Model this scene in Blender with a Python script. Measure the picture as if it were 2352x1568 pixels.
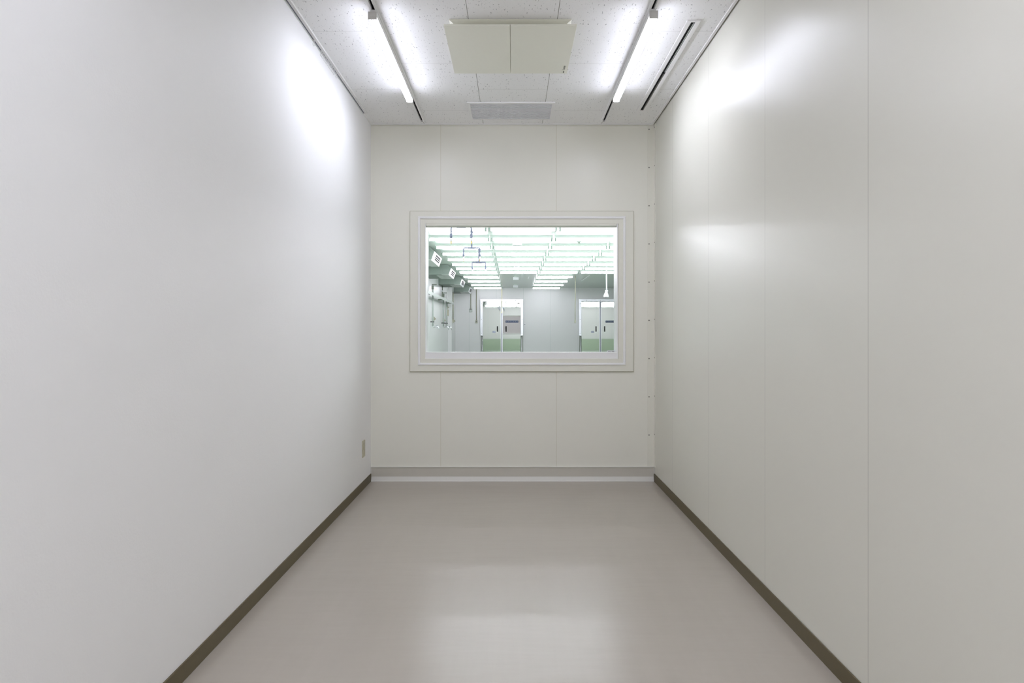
import bpy, bmesh, math, random
from mathutils import Vector, Matrix

# ------------------------------------------------------------------ scene, camera, world, exposure
S = bpy.context.scene
for o in list(bpy.data.objects):
    bpy.data.objects.remove(o)
COL = S.collection
F, VX, VY = 1647.0, 1178.0, 758.0          # focal length in px and vanishing point of the photograph
EYE = 1.162                                # camera height (m)

cd = bpy.data.cameras.new('camera')
cam = bpy.data.objects.new('camera', cd)
COL.objects.link(cam)
cam.location = (0, 0, EYE)
cam.rotation_euler = (math.pi / 2, 0, 0)
cd.sensor_width = 36.0
cd.lens = F / 2352 * 36.0
cd.shift_x = (1176 - VX) / 2352
cd.shift_y = (VY - 784) / 2352
cd.clip_start = 0.02
cd.clip_end = 100
S.camera = cam

w = bpy.data.worlds.new('world')
S.world = w
w.use_nodes = True
w.node_tree.nodes['Background'].inputs[0].default_value = (0.02, 0.02, 0.02, 1)
w.node_tree.nodes['Background'].inputs[1].default_value = 0.0

S.view_settings.view_transform = 'Standard'
S.view_settings.look = 'None'
S.view_settings.gamma = 1.0
S.view_settings.use_curve_mapping = False
S.view_settings.exposure = 0.0
S.cycles.use_denoising = True
S.cycles.use_light_tree = True
S.cycles.use_adaptive_sampling = True
S.cycles.adaptive_threshold = 0.1
S.cycles.max_bounces = 9
S.cycles.diffuse_bounces = 7
S.cycles.glossy_bounces = 4
S.cycles.transparent_max_bounces = 12
S.cycles.sample_clamp_indirect = 4.0
S.cycles.caustics_reflective = False
S.cycles.caustics_refractive = False
S.cycles.blur_glossy = 0.5

LAMP_NEAR = 54.0      # radiance of the lamps in the near room
LAMP_FAR = 28.5       # radiance of the tubes in the room behind the window


def X(px, d):
    return (px - VX) * d / F


def Z(py, d):
    return EYE - (py - VY) * d / F


# ------------------------------------------------------------------ materials
def new_mat(name):
    m = bpy.data.materials.new(name)
    m.use_nodes = True
    nt = m.node_tree
    return m, nt, nt.nodes['Principled BSDF']


def plain(name, col, rough=0.5, metal=0.0, spec=0.5, noise=0.0, bump=0.0, scale=60.0, coat=0.0):
    m, nt, b = new_mat(name)
    b.inputs['Roughness'].default_value = rough
    b.inputs['Metallic'].default_value = metal
    b.inputs['Specular IOR Level'].default_value = spec
    b.inputs['Base Color'].default_value = (*col, 1)
    if coat:
        b.inputs['Coat Weight'].default_value = coat
        b.inputs['Coat Roughness'].default_value = 0.1
    tc = nt.nodes.new('ShaderNodeTexCoord')
    n = nt.nodes.new('ShaderNodeTexNoise')
    n.inputs['Scale'].default_value = scale
    n.inputs['Detail'].default_value = 3
    nt.links.new(tc.outputs['Object'], n.inputs['Vector'])
    amp = noise if noise else 0.012
    mx = nt.nodes.new('ShaderNodeMixRGB')
    mx.inputs[1].default_value = (*[c * (1 - amp) for c in col], 1)
    mx.inputs[2].default_value = (*[min(1, c * (1 + amp)) for c in col], 1)
    nt.links.new(n.outputs['Fac'], mx.inputs[0])
    nt.links.new(mx.outputs[0], b.inputs['Base Color'])
    if bump:
        bp = nt.nodes.new('ShaderNodeBump')
        bp.inputs['Strength'].default_value = 1.0
        bp.inputs['Distance'].default_value = bump
        nt.links.new(n.outputs['Fac'], bp.inputs['Height'])
        nt.links.new(bp.outputs[0], b.inputs['Normal'])
    return m


def emitter(name, col, strength):
    m, nt, b = new_mat(name)
    b.inputs['Base Color'].default_value = (0.85, 0.87, 0.9, 1)
    b.inputs['Roughness'].default_value = 0.4
    b.inputs['Emission Color'].default_value = (*col, 1)
    b.inputs['Emission Strength'].default_value = strength
    return m


def math_node(nt, op, a, b=None, c=None):
    n = nt.nodes.new('ShaderNodeMath')
    n.operation = op
    for i, v in enumerate((a, b, c)):
        if v is None:
            continue
        if isinstance(v, (int, float)):
            n.inputs[i].default_value = v
        else:
            nt.links.new(v, n.inputs[i])
    return n.outputs[0]


def line_mask(nt, coord, phase, period, width):
    """1 inside a thin joint line repeated along one coordinate."""
    t = math_node(nt, 'SUBTRACT', coord, phase - period / 2)
    t = math_node(nt, 'FLOORED_MODULO', t, period)
    t = math_node(nt, 'SUBTRACT', t, period / 2)
    t = math_node(nt, 'ABSOLUTE', t)
    return math_node(nt, 'LESS_THAN', t, width / 2)


def panel(name, col, axis, phase, period, width, seam, rough, spec, wave=0.0006, phase2=None, dado=None, bend=1.6):
    """enamelled sandwich panels: fine seams every period, faint oil-canning and orange peel."""
    m, nt, b = new_mat(name)
    b.inputs['Roughness'].default_value = rough
    b.inputs['Specular IOR Level'].default_value = spec
    geo = nt.nodes.new('ShaderNodeNewGeometry')
    sp = nt.nodes.new('ShaderNodeSeparateXYZ')
    nt.links.new(geo.outputs['Position'], sp.inputs[0])
    mask = line_mask(nt, sp.outputs[axis], phase, period, width)
    mx = nt.nodes.new('ShaderNodeMixRGB')
    mx.inputs[1].default_value = (*col, 1)
    mx.inputs[2].default_value = (*seam, 1)
    nt.links.new(mask, mx.inputs[0])
    out = mx.outputs[0]
    if dado:
        lo = math_node(nt, 'LESS_THAN', sp.outputs['Z'], dado[0])
        m2 = nt.nodes.new('ShaderNodeMixRGB')
        nt.links.new(lo, m2.inputs[0])
        nt.links.new(out, m2.inputs[1])
        m2.inputs[2].default_value = (*dado[1], 1)
        out = m2.outputs[0]
    nt.links.new(out, b.inputs['Base Color'])
    n = nt.nodes.new('ShaderNodeTexNoise')
    n.inputs['Scale'].default_value = bend
    n.inputs['Detail'].default_value = 1.5
    nt.links.new(geo.outputs['Position'], n.inputs['Vector'])
    h = math_node(nt, 'MULTIPLY', n.outputs['Fac'], wave * 6)
    h = math_node(nt, 'SUBTRACT', h, math_node(nt, 'MULTIPLY', mask, 0.0006))
    bp = nt.nodes.new('ShaderNodeBump')
    bp.inputs['Strength'].default_value = 1.0
    bp.inputs['Distance'].default_value = 1.0
    nt.links.new(h, bp.inputs['Height'])
    nt.links.new(bp.outputs[0], b.inputs['Normal'])
    return m


def ceiling_tile(name):
    """rock-wool tiles 455 x 910 mm, staggered, with small worm-hole fissures."""
    m, nt, b = new_mat(name)
    b.inputs['Roughness'].default_value = 0.85
    b.inputs['Specular IOR Level'].default_value = 0.2
    geo = nt.nodes.new('ShaderNodeNewGeometry')
    sp = nt.nodes.new('ShaderNodeSeparateXYZ')
    nt.links.new(geo.outputs['Position'], sp.inputs[0])
    x, y = sp.outputs['X'], sp.outputs['Y']
    lx = line_mask(nt, x, 0.2275, 0.455, 0.0032)
    col_i = math_node(nt, 'FLOOR', math_node(nt, 'DIVIDE', math_node(nt, 'ADD', x, 0.2275 + 0.455 * 10), 0.455))
    par = math_node(nt, 'FLOORED_MODULO', col_i, 2.0)
    yy = math_node(nt, 'ADD', y, math_node(nt, 'MULTIPLY', par, 0.4575))
    ly = line_mask(nt, yy, 4.727, 0.915, 0.0035)
    # fissures
    def spots(scale, seed, size, gate, stretch):
        mp = nt.nodes.new('ShaderNodeMapping')
        mp.inputs['Scale'].default_value = (1.0, stretch, 1.0)
        mp.inputs['Location'].default_value = (seed, seed * 0.37, 0)
        nt.links.new(geo.outputs['Position'], mp.inputs[0])
        nz = nt.nodes.new('ShaderNodeTexNoise')
        nz.inputs['Scale'].default_value = 85
        nt.links.new(geo.outputs['Position'], nz.inputs['Vector'])
        mxv = nt.nodes.new('ShaderNodeVectorMath')
        mxv.operation = 'SCALE'
        mxv.inputs['Scale'].default_value = 0.016
        nt.links.new(nz.outputs['Color'], mxv.inputs[0])
        ad = nt.nodes.new('ShaderNodeVectorMath')
        ad.operation = 'ADD'
        nt.links.new(mp.outputs[0], ad.inputs[0])
        nt.links.new(mxv.outputs[0], ad.inputs[1])
        v = nt.nodes.new('ShaderNodeTexVoronoi')
        v.voronoi_dimensions = '2D'
        v.inputs['Scale'].default_value = scale
        nt.links.new(ad.outputs[0], v.inputs['Vector'])
        s = nt.nodes.new('ShaderNodeSeparateColor')
        nt.links.new(v.outputs['Color'], s.inputs[0])
        rad = math_node(nt, 'MULTIPLY', s.outputs[1], size)
        near = math_node(nt, 'LESS_THAN', v.outputs['Distance'], rad)
        keep = math_node(nt, 'GREATER_THAN', s.outputs[0], gate)
        return math_node(nt, 'MULTIPLY', near, keep)
    s1 = spots(72, 3.1, 0.16, 0.5, 0.32)
    s2 = spots(95, 9.7, 0.14, 0.6, 0.75)
    f = math_node(nt, 'MAXIMUM', s1, math_node(nt, 'MULTIPLY', s2, 0.8))
    base = (0.92, 0.92, 0.92)
    m1 = nt.nodes.new('ShaderNodeMixRGB')
    m1.inputs[1].default_value = (*base, 1)
    m1.inputs[2].default_value = (0.33, 0.33, 0.34, 1)
    nt.links.new(math_node(nt, 'MULTIPLY', f, 0.72), m1.inputs[0])
    m2 = nt.nodes.new('ShaderNodeMixRGB')
    nt.links.new(m1.outputs[0], m2.inputs[1])
    m2.inputs[2].default_value = (0.20, 0.20, 0.17, 1)
    nt.links.new(math_node(nt, 'MAXIMUM', math_node(nt, 'MULTIPLY', lx, 0.85), math_node(nt, 'MULTIPLY', ly, 0.35)), m2.inputs[0])
    nt.links.new(m2.outputs[0], b.inputs['Base Color'])
    bp = nt.nodes.new('ShaderNodeBump')
    bp.inputs['Distance'].default_value = 0.002
    bp.inputs['Strength'].default_value = 0.6
    bp.invert = True
    nt.links.new(math_node(nt, 'MAXIMUM', f, lx), bp.inputs['Height'])
    nt.links.new(bp.outputs[0], b.inputs['Normal'])
    return m


def wallpaper(name, col):
    m, nt, b = new_mat(name)
    b.inputs['Roughness'].default_value = 0.6
    b.inputs['Specular IOR Level'].default_value = 0.3
    b.inputs['Base Color'].default_value = (*col, 1)
    geo = nt.nodes.new('ShaderNodeNewGeometry')
    n = nt.nodes.new('ShaderNodeTexNoise')
    n.inputs['Scale'].default_value = 140
    n.inputs['Detail'].default_value = 4
    nt.links.new(geo.outputs['Position'], n.inputs['Vector'])
    n2 = nt.nodes.new('ShaderNodeTexNoise')
    n2.inputs['Scale'].default_value = 30
    n2.inputs['Detail'].default_value = 3
    nt.links.new(geo.outputs['Position'], n2.inputs['Vector'])
    h = math_node(nt, 'ADD', math_node(nt, 'MULTIPLY', n.outputs['Fac'], 0.0006), math_node(nt, 'MULTIPLY', n2.outputs['Fac'], 0.0006))
    bp = nt.nodes.new('ShaderNodeBump')
    bp.inputs['Distance'].default_value = 1.0
    bp.inputs['Strength'].default_value = 0.55
    nt.links.new(h, bp.inputs['Height'])
    nt.links.new(bp.outputs[0], b.inputs['Normal'])
    return m


def vinyl_floor(name):
    m, nt, b = new_mat(name)
    geo = nt.nodes.new('ShaderNodeNewGeometry')
    mp = nt.nodes.new('ShaderNodeMapping')
    mp.inputs['Scale'].default_value = (9.0, 0.55, 1)
    mp.inputs['Rotation'].default_value = (0, 0, 0.06)
    nt.links.new(geo.outputs['Position'], mp.inputs[0])
    st = nt.nodes.new('ShaderNodeTexNoise')
    st.inputs['Scale'].default_value = 2.0
    st.inputs['Detail'].default_value = 5
    st.inputs['Roughness'].default_value = 0.6
    nt.links.new(mp.outputs[0], st.inputs['Vector'])
    mx = nt.nodes.new('ShaderNodeMixRGB')
    mx.inputs[1].default_value = (0.388, 0.350, 0.300, 1)
    mx.inputs[2].default_value = (0.445, 0.402, 0.348, 1)
    nt.links.new(st.outputs['Fac'], mx.inputs[0])
    nt.links.new(mx.outputs[0], b.inputs['Base Color'])
    b.inputs['Specular IOR Level'].default_value = 0.65
    r = math_node(nt, 'ADD', math_node(nt, 'MULTIPLY', st.outputs['Fac'], 0.08), 0.26)
    nt.links.new(r, b.inputs['Roughness'])
    wv = nt.nodes.new('ShaderNodeTexNoise')
    wv.inputs['Scale'].default_value = 1.0
    wv.inputs['Detail'].default_value = 2.5
    wm = nt.nodes.new('ShaderNodeMapping')
    wm.inputs['Scale'].default_value = (2.6, 9.0, 1)
    nt.links.new(geo.outputs['Position'], wm.inputs[0])
    nt.links.new(wm.outputs[0], wv.inputs['Vector'])
    bp = nt.nodes.new('ShaderNodeBump')
    bp.inputs['Distance'].default_value = 1.0
    bp.inputs['Strength'].default_value = 1.0
    nt.links.new(math_node(nt, 'MULTIPLY', wv.outputs['Fac'], 0.0026), bp.inputs['Height'])
    nt.links.new(bp.outputs[0], b.inputs['Normal'])
    return m


def glass(name):
    m = bpy.data.materials.new(name)
    m.use_nodes = True
    nt = m.node_tree
    nt.nodes.clear()
    out = nt.nodes.new('ShaderNodeOutputMaterial')
    tr = nt.nodes.new('ShaderNodeBsdfTransparent')
    tr.inputs[0].default_value = (0.98, 0.982, 0.98, 1)
    gl = nt.nodes.new('ShaderNodeBsdfGlossy')
    gl.inputs['Roughness'].default_value = 0.0
    fr = nt.nodes.new('ShaderNodeFresnel')
    fr.inputs['IOR'].default_value = 1.08
    mx = nt.nodes.new('ShaderNodeMixShader')
    nt.links.new(fr.outputs[0], mx.inputs[0])
    nt.links.new(tr.outputs[0], mx.inputs[1])
    nt.links.new(gl.outputs[0], mx.inputs[2])
    nt.links.new(mx.outputs[0], out.inputs[0])
    return m


CREAM = (0.795, 0.785, 0.70)
M = dict(
    ceiling=ceiling_tile('acoustic_tile'),
    wallpaper=wallpaper('white_wallpaper', (0.875, 0.875, 0.87)),
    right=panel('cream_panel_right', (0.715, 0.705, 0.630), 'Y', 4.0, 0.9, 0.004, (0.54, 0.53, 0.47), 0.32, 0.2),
    back=panel('cream_panel_back', (0.835, 0.825, 0.745), 'X', 0.336, 0.893, 0.003, (0.69, 0.665, 0.55), 0.32, 0.42),
    cream=plain('cream_enamel', CREAM, 0.33, 0, 0.5),
    trimwhite=plain('trim_white', (0.89, 0.89, 0.89), 0.4),
    white=plain('white_plastic', (0.82, 0.82, 0.82), 0.4),
    cap=plain('lamp_cap', (0.66, 0.65, 0.63), 0.5),
    floor=vinyl_floor('vinyl_floor'),
    olive=plain('olive_baseboard', (0.115, 0.093, 0.050), 0.5, 0, 0.25, noise=0.06),
    cove=plain('grey_cove', (0.60, 0.575, 0.515), 0.35),
    covelip=plain('pale_cove_lip', (0.72, 0.71, 0.67), 0.35),
    dark=plain('dark_slot', (0.012, 0.012, 0.012), 0.7, 0, 0.1),
    alu=plain('aluminium', (0.72, 0.73, 0.75), 0.32, 0.85),
    louver=plain('grille_grey', (0.80, 0.81, 0.84), 0.45),
    beigepanel=plain('beige_steel', (0.88, 0.875, 0.785), 0.5, 0, 0.3),
    beigedark=plain('beige_outlet', (0.50, 0.475, 0.36), 0.5),
    ink=plain('dark_ink', (0.17, 0.17, 0.145), 0.7),
    screw=plain('screw_steel', (0.16, 0.155, 0.14), 0.4, 0.6),
    lamp=emitter('lamp_diffuser_glow', (0.845, 0.864, 1.0), LAMP_NEAR),
    tube=emitter('tube_glow', (0.93, 0.92, 1.0), LAMP_FAR),
    glass=glass('clear_glass'),
    fwall=panel('pale_green_panel', (0.81, 0.805, 0.81), 'X', 0.353, 0.9, 0.006, (0.56, 0.62, 0.59), 0.3, 0.45),
    fwally=panel('pale_green_panel_side', (0.81, 0.805, 0.81), 'Y', 6.5, 0.9, 0.006, (0.56, 0.62, 0.59), 0.3, 0.45),
    fdado=panel('pale_panel_green_dado', (0.81, 0.805, 0.81), 'X', 0.353, 0.9, 0.006, (0.56, 0.62, 0.59), 0.3, 0.45,
                dado=(0.66, (0.46, 0.555, 0.43))),
    fceil=panel('pale_green_ceiling', (0.68, 0.765, 0.69), 'X', 1.53, 0.9, 0.006, (0.5, 0.58, 0.5), 0.2, 0.6, wave=0.0001),
    ffloor=plain('green_floor', (0.40, 0.465, 0.40), 0.3),
    steel=plain('stainless', (0.63, 0.63, 0.61), 0.02, 0.97, noise=0.015),
    steelbright=plain('bright_frame_steel', (0.74, 0.75, 0.79), 0.35, 0.6),
    housing=plain('batten_housing', (0.62, 0.70, 0.65), 0.5),
    flange_shade=plain('olive_flange_shade', (0.40, 0.38, 0.28), 0.6),
    socket=plain('batten_socket', (0.30, 0.37, 0.33), 0.5),
    acbody=plain('grey_green_unit', (0.20, 0.245, 0.215), 0.5),
    acwhite=plain('white_enamel_unit', (0.86, 0.87, 0.90), 0.35),
    navy=plain('blue_sign', (0.07, 0.10, 0.20), 0.5),
    signwhite=plain('sign_letters', (0.36, 0.39, 0.47), 0.5),
    bluegrey=plain('blue_grey_pipe', (0.17, 0.19, 0.27), 0.4),
    brass=plain('brass_nozzle', (0.75, 0.55, 0.14), 0.35, 0.5),
    pipe=plain('grey_pipe', (0.52, 0.56, 0.53), 0.4),
    darkpipe=plain('dark_pipe', (0.20, 0.23, 0.18), 0.5),
    chrome=plain('chrome', (0.85, 0.86, 0.90), 0.15, 0.95),
    black=plain('black_plastic', (0.012, 0.012, 0.012), 0.7, 0, 0.1),
    beigebox=plain('tan_box', (0.50, 0.47, 0.36), 0.5),
    yellow=plain('yellow_cord', (0.80, 0.70, 0.22), 0.5),
    conduit=plain('tan_conduit', (0.40, 0.40, 0.31), 0.5),
    bag=plain('white_bag', (0.88, 0.89, 0.92), 0.3, noise=0.03),
    paper=plain('paper_label', (0.66, 0.66, 0.68), 0.7),
    bluepaper=plain('pale_blue_label', (0.55, 0.58, 0.74), 0.6),
)


# ------------------------------------------------------------------ mesh builder
class MB:
    def __init__(self):
        self.bm = bmesh.new()

    def box(self, x0, x1, y0, y1, z0, z1, bevel=0.0, mi=0):
        xs, ys, zs = sorted((x0, x1)), sorted((y0, y1)), sorted((z0, z1))
        vs = [self.bm.verts.new((x, y, z)) for z in zs for y in ys for x in xs]
        q = [(0, 2, 3, 1), (4, 5, 7, 6), (0, 1, 5, 4), (2, 6, 7, 3), (0, 4, 6, 2), (1, 3, 7, 5)]
        fs = [self.bm.faces.new([vs[i] for i in f]) for f in q]
        for f in fs:
            f.material_index = mi
        if bevel > 0:
            es = list({e for f in fs for e in f.edges})
            r = bmesh.ops.bevel(self.bm, geom=es, offset=bevel, segments=2, affect='EDGES', profile=0.6)
            for f in r['faces']:
                f.material_index = mi
        return self

    def prism(self, pts, a0, a1, axis='Y', mi=0):
        """extrude a closed outline; pts in the two other axes (axis Y: (x,z); X: (y,z); Z: (x,y))."""
        def p(u, v, a):
            return {'Y': (u, a, v), 'X': (a, u, v), 'Z': (u, v, a)}[axis]
        A = [self.bm.verts.new(p(u, v, a0)) for u, v in pts]
        B = [self.bm.verts.new(p(u, v, a1)) for u, v in pts]
        n = len(pts)
        fs = [self.bm.faces.new(A), self.bm.faces.new(B[::-1])]
        for i in range(n):
            fs.append(self.bm.faces.new((A[i], B[i], B[(i + 1) % n], A[(i + 1) % n])))
        for f in fs:
            f.material_index = mi
        return self

    def tube(self, pts, r, seg=10, caps=True, mi=0):
        pts = [Vector(p) for p in pts]
        rs = r if isinstance(r, (list, tuple)) else [r] * len(pts)
        rings = []
        prev = None
        for i, p in enumerate(pts):
            if i == 0:
                t = pts[1] - pts[0]
            elif i == len(pts) - 1:
                t = pts[-1] - pts[-2]
            else:
                t = (pts[i + 1] - p).normalized() + (p - pts[i - 1]).normalized()
            t.normalize()
            if prev is None:
                u = t.orthogonal().normalized()
            else:
                u = (prev - t * prev.dot(t))
                u = u.normalized() if u.length > 1e-6 else t.orthogonal().normalized()
            prev = u
            v = t.cross(u)
            rings.append([self.bm.verts.new(p + (u * math.cos(2 * math.pi * k / seg) + v * math.sin(2 * math.pi * k / seg)) * rs[i]) for k in range(seg)])
        for a, b in zip(rings, rings[1:]):
            for k in range(seg):
                f = self.bm.faces.new((a[k], a[(k + 1) % seg], b[(k + 1) % seg], b[k]))
                f.smooth = True
                f.material_index = mi
        if caps:
            for rr in (rings[0], rings[-1][::-1]):
                f = self.bm.faces.new(rr[::-1])
                f.material_index = mi
        return self

    def frame_rect(self, x0, x1, z0, z1, w, y0, y1, bevel=0.0):
        """a rectangular ring in the XZ plane, width w inwards."""
        b = bevel
        prof = [(0, y1), (0, y0 + b), (b, y0), (w - b, y0), (w, y0 + b), (w, y1)] if b else [(0, y1), (0, y0), (w, y0), (w, y1)]
        loops = [[self.bm.verts.new(p) for p in ((x0 + i, y, z0 + i), (x1 - i, y, z0 + i), (x1 - i, y, z1 - i), (x0 + i, y, z1 - i))] for i, y in prof]
        for a, c in zip(loops, loops[1:] + loops[:1]):
            for k in range(4):
                self.bm.faces.new((a[k], a[(k + 1) % 4], c[(k + 1) % 4], c[k]))
        return self

    def mesh(self, name, mats, origin=(0, 0, 0)):
        bmesh.ops.recalc_face_normals(self.bm, faces=self.bm.faces)
        me = bpy.data.meshes.new(name)
        bmesh.ops.translate(self.bm, verts=self.bm.verts, vec=[-c for c in origin])
        self.bm.to_mesh(me)
        self.bm.free()
        for m in (mats if isinstance(mats, (list, tuple)) else [mats]):
            me.materials.append(m)
        return me


ORIGIN = {}


def obj(name, mb, mat, parent=None, label=None, origin=None):
    """link the mesh as ONE object; authored in world coordinates, stored relative to its thing's base."""
    og = ORIGIN[parent.name] if parent else (origin or (0, 0, 0))
    o = bpy.data.objects.new(name, mb.mesh(name, mat, og))
    COL.objects.link(o)
    if parent:
        o.parent = parent
    else:
        o.location = og
    ORIGIN[o.name] = og
    if label:
        o['label'] = label
    return o


def tag(o, label, cat, group=None, kind=None):
    o['label'] = label
    o['category'] = cat
    if group:
        o['group'] = group
    if kind:
        o['kind'] = kind
    return o


def thing(name, label, cat, loc, group=None, kind=None):
    o = bpy.data.objects.new(name, None)
    COL.objects.link(o)
    o.location = loc
    o.empty_display_size = 0.05
    ORIGIN[o.name] = tuple(loc)
    return tag(o, label, cat, group, kind)


def dup(root, loc, label, group=None):
    r = root.copy()
    COL.objects.link(r)
    r.location = loc
    r['label'] = label
    if group:
        r['group'] = group
    for ch in list(root.children):
        c = ch.copy()
        COL.objects.link(c)
        c.parent = r
        for g in list(ch.children):
            d = g.copy()
            COL.objects.link(d)
            d.parent = c
    return r


def struct(name, mb, mat, label, cat):
    o = obj(name, mb, mat)
    return tag(o, label, cat, kind='structure')


ORD = ['first', 'second', 'third', 'fourth', 'fifth', 'sixth', 'seventh', 'eighth', 'ninth', 'tenth', 'eleventh', 'twelfth']

# ------------------------------------------------------------------ near room shell
XL, XR, YB, YF, H = -1.095, 1.090, 5.53, -3.4, 2.75
WT = 0.12                                     # near-room wall thickness
struct('floor', MB().box(XL - 0.1, XR + 0.1, YF - 0.1, YB + WT, -0.1, 0), M['floor'],
       'glossy grey beige vinyl floor of the near room', 'floor')
struct('ceiling', MB().box(XL, XR - 0.009, YF, YB - 0.006, H, H + 0.06), M['ceiling'],
       'white fissured acoustic tile ceiling of the near room', 'ceiling')
struct('wall_left', MB().box(XL - 0.1, XL, YF - 0.1, YB, 0, H + 0.1), M['wallpaper'],
       'white papered wall on the left', 'wall')
struct('wall_right', MB().box(XR, XR + 0.1, YF - 0.1, YB, 0, H + 0.1), M['right'],
       'glossy cream panelled wall on the right', 'wall')
struct('wall_front', MB().box(XL, XR, YF - 0.1, YF, 0, H + 0.1), M['wallpaper'],
       'white wall behind the camera', 'wall')

# window opening (in the plane of the back wall)
ox0, ox1 = X(977, YB), X(1418, YB)
oz0, oz1 = Z(824, YB), Z(510, YB)
wb = MB()
wb.box(XL - 0.1, ox0, YB, YB + WT, 0, H + 0.1)
wb.box(ox1, XR + 0.1, YB, YB + WT, 0, H + 0.1)
wb.box(ox0, ox1, YB, YB + WT, 0, oz0)
wb.box(ox0, ox1, YB, YB + WT, oz1, H + 0.1)
struct('wall_back', wb, M['back'], 'glossy cream panelled end wall around the window', 'wall')

# baseboards
for nm, xa, xb, side in (('baseboard_left', XL, XL + 0.006, 'left'), ('baseboard_right', XR - 0.006, XR, 'right')):
    struct(nm, MB().box(xa, xb, YF, YB - 0.012, 0, 0.06, 0.0015), M['olive'],
           'dark olive vinyl baseboard along the %s wall' % side, 'baseboard')
bb = thing('baseboard_back', 'grey coved baseboard with a pale top lip under the window wall', 'baseboard', (0, YB, 0), kind='structure')
d = YB - 0.012
obj('face', MB().prism([(YB, 0), (YB - 0.016, 0), (YB - 0.0155, 0.008), (YB - 0.013, 0.02), (YB - 0.012, 0.034), (YB - 0.012, 0.108), (YB, 0.108)], XL + 0.004, XR - 0.004, 'X'), M['cove'], bb)
obj('foot', MB().prism([(YB - 0.012, 0.036), (YB - 0.0145, 0.028), (YB - 0.020, 0.012), (YB - 0.026, 0.003), (YB - 0.026, 0.0), (YB - 0.010, 0.0)], XL + 0.003, XR - 0.004, 'X'), M['covelip'], bb, 'pale sloping foot')
obj('top_lip', MB().box(XL + 0.003, XR - 0.004, YB - 0.016, YB, 0.107, 0.112, 0.001)
    .box(XL + 0.001, XL + 0.006, YB - 0.016, YB, 0.002, 0.112, 0.001)
    .box(XR - 0.006, XR - 0.001, YB - 0.016, YB, 0.002, 0.112, 0.001), M['covelip'], bb, 'thin pale edge')

# ceiling trims
struct('trim_1', MB().box(XR - 0.024, XR - 0.009, YF, YB - 0.02, H - 0.007, H, 0.001), M['trimwhite'],
       'thin white edge moulding where the ceiling meets the right wall', 'trim')
struct('trim_2', MB().box(XL + 0.014, XR - 0.009, YB - 0.020, YB - 0.006, H - 0.007, H, 0.001), M['trimwhite'],
       'thin white edge moulding where the ceiling meets the window wall', 'trim')
struct('trim_3', MB().box(XL, XL + 0.014, 5.235, YB - 0.006, H - 0.008, H, 0.001), M['trimwhite'],
       'short white edge moulding over the left wall beyond the curtain track', 'trim')

# corner angle with screws
ca = thing('trim_4', 'cream corner angle with a row of screws between window wall and right wall', 'trim', (XR, YB, 0), kind='structure')
obj('angle', MB().box(X(1487, YB), XR, YB - 0.0022, YB, 0.113, H - 0.004, 0.0008)
    .box(XR - 0.0022, XR, YB - 0.052, YB - 0.0022, 0.113, H - 0.004, 0.0008), M['cream'], ca)
for i in range(9):
    z = Z(297 + 87.7 * i, YB)
    sx = X(1490.7, YB)
    obj('screw', MB().tube([(sx, YB - 0.0015, z), (sx, YB - 0.0050, z)], [0.0052, 0.0040], 10), M['screw'], ca)
    obj('screw', MB().tube([(XR - 0.0015, YB - 0.03, z + 0.008), (XR - 0.0045, YB - 0.03, z + 0.008)], [0.0045, 0.0035], 10), M['screw'], ca)

# ------------------------------------------------------------------ window between the rooms
YW = YB + WT + 0.05                           # far face of the whole partition
win = thing('window_1', 'cream framed interior window looking into the bright lit room', 'window', (0, YB, oz0), kind='structure')
df = YB - 0.012
fx0, fx1, fz0, fz1 = X(942, df), X(1455, df), Z(853, df), Z(485, df)
obj('outer_flange', MB().frame_rect(fx0, fx1, fz0, fz1, X(960, df) - fx0 + 0.003, df, YB, 0.0015), M['cream'], win)
obj('flange_shade', MB().frame_rect(fx0 - 0.0035, fx1 + 0.0035, fz0 - 0.0045, fz1 + 0.003, 0.008, YB - 0.003, YB - 0.0002), M['flange_shade'], win, 'thin olive line painting the flange shadow')  # shadow along the flange edge, painted as a thin olive strip
bx0, bx1, bz0, bz1 = X(960, df), X(1437, df), Z(838.5, df), Z(497, df)
obj('raised_bead', MB().frame_rect(bx0, bx1, bz0, bz1, 0.018, df - 0.007, YB - 0.002, 0.004), M['trimwhite'], win, 'paler raised bead')
obj('inner_frame', MB().frame_rect(X(966, df) - 0.002, X(1432, df) + 0.002, Z(834, df) - 0.002, Z(503, df) + 0.002, ox0 - X(966, df) + 0.002, df + 0.002, YB, 0.001), M['cream'], win)
# lining through the wall
lin = MB()
lin.box(ox0 - 0.004, ox0 + 0.004, YB - 0.008, YW, oz0, oz1)
lin.box(ox1 - 0.004, ox1 + 0.004, YB - 0.008, YW, oz0, oz1)
lin.box(ox0, ox1, YB - 0.004, YW, oz0 - 0.004, oz0 + 0.004)
lin.box(ox0, ox1, YB - 0.004, YW, oz1 - 0.0005, oz1 + 0.006)
obj('lining', lin, M['trimwhite'], win)
obj('head_rail', MB().box(ox0 + 0.006, ox1 - 0.006, YB - 0.008, YB + 0.050, Z(518.6, YB), Z(511.3, YB), 0.002), M['cream'], win)
obj('head_stop', MB().box(ox0 + 0.004, ox1 - 0.004, YB + 0.050, YB + 0.07, Z(521.5, YB + 0.05), oz1 - 0.004), M['cream'], win)
obj('bottom_rail', MB().box(ox0 + 0.003, ox1 - 0.003, YB - 0.006, YB + 0.05, oz0 + 0.001, Z(808.5, YB), 0.0015), M['trimwhite'], win)
gy = YB + 0.085
obj('pane', MB().box(ox0 + 0.004, ox1 - 0.004, gy, gy + 0.006, Z(809, YB) - 0.01, oz1 - 0.004), M['glass'], win, 'clear glass pane')
sill_b = MB().box(ox0 + 0.004, ox1 - 0.004, gy + 0.006, YW, Z(809, YB) - 0.03, Z(809, YB) - 0.004)
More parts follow.
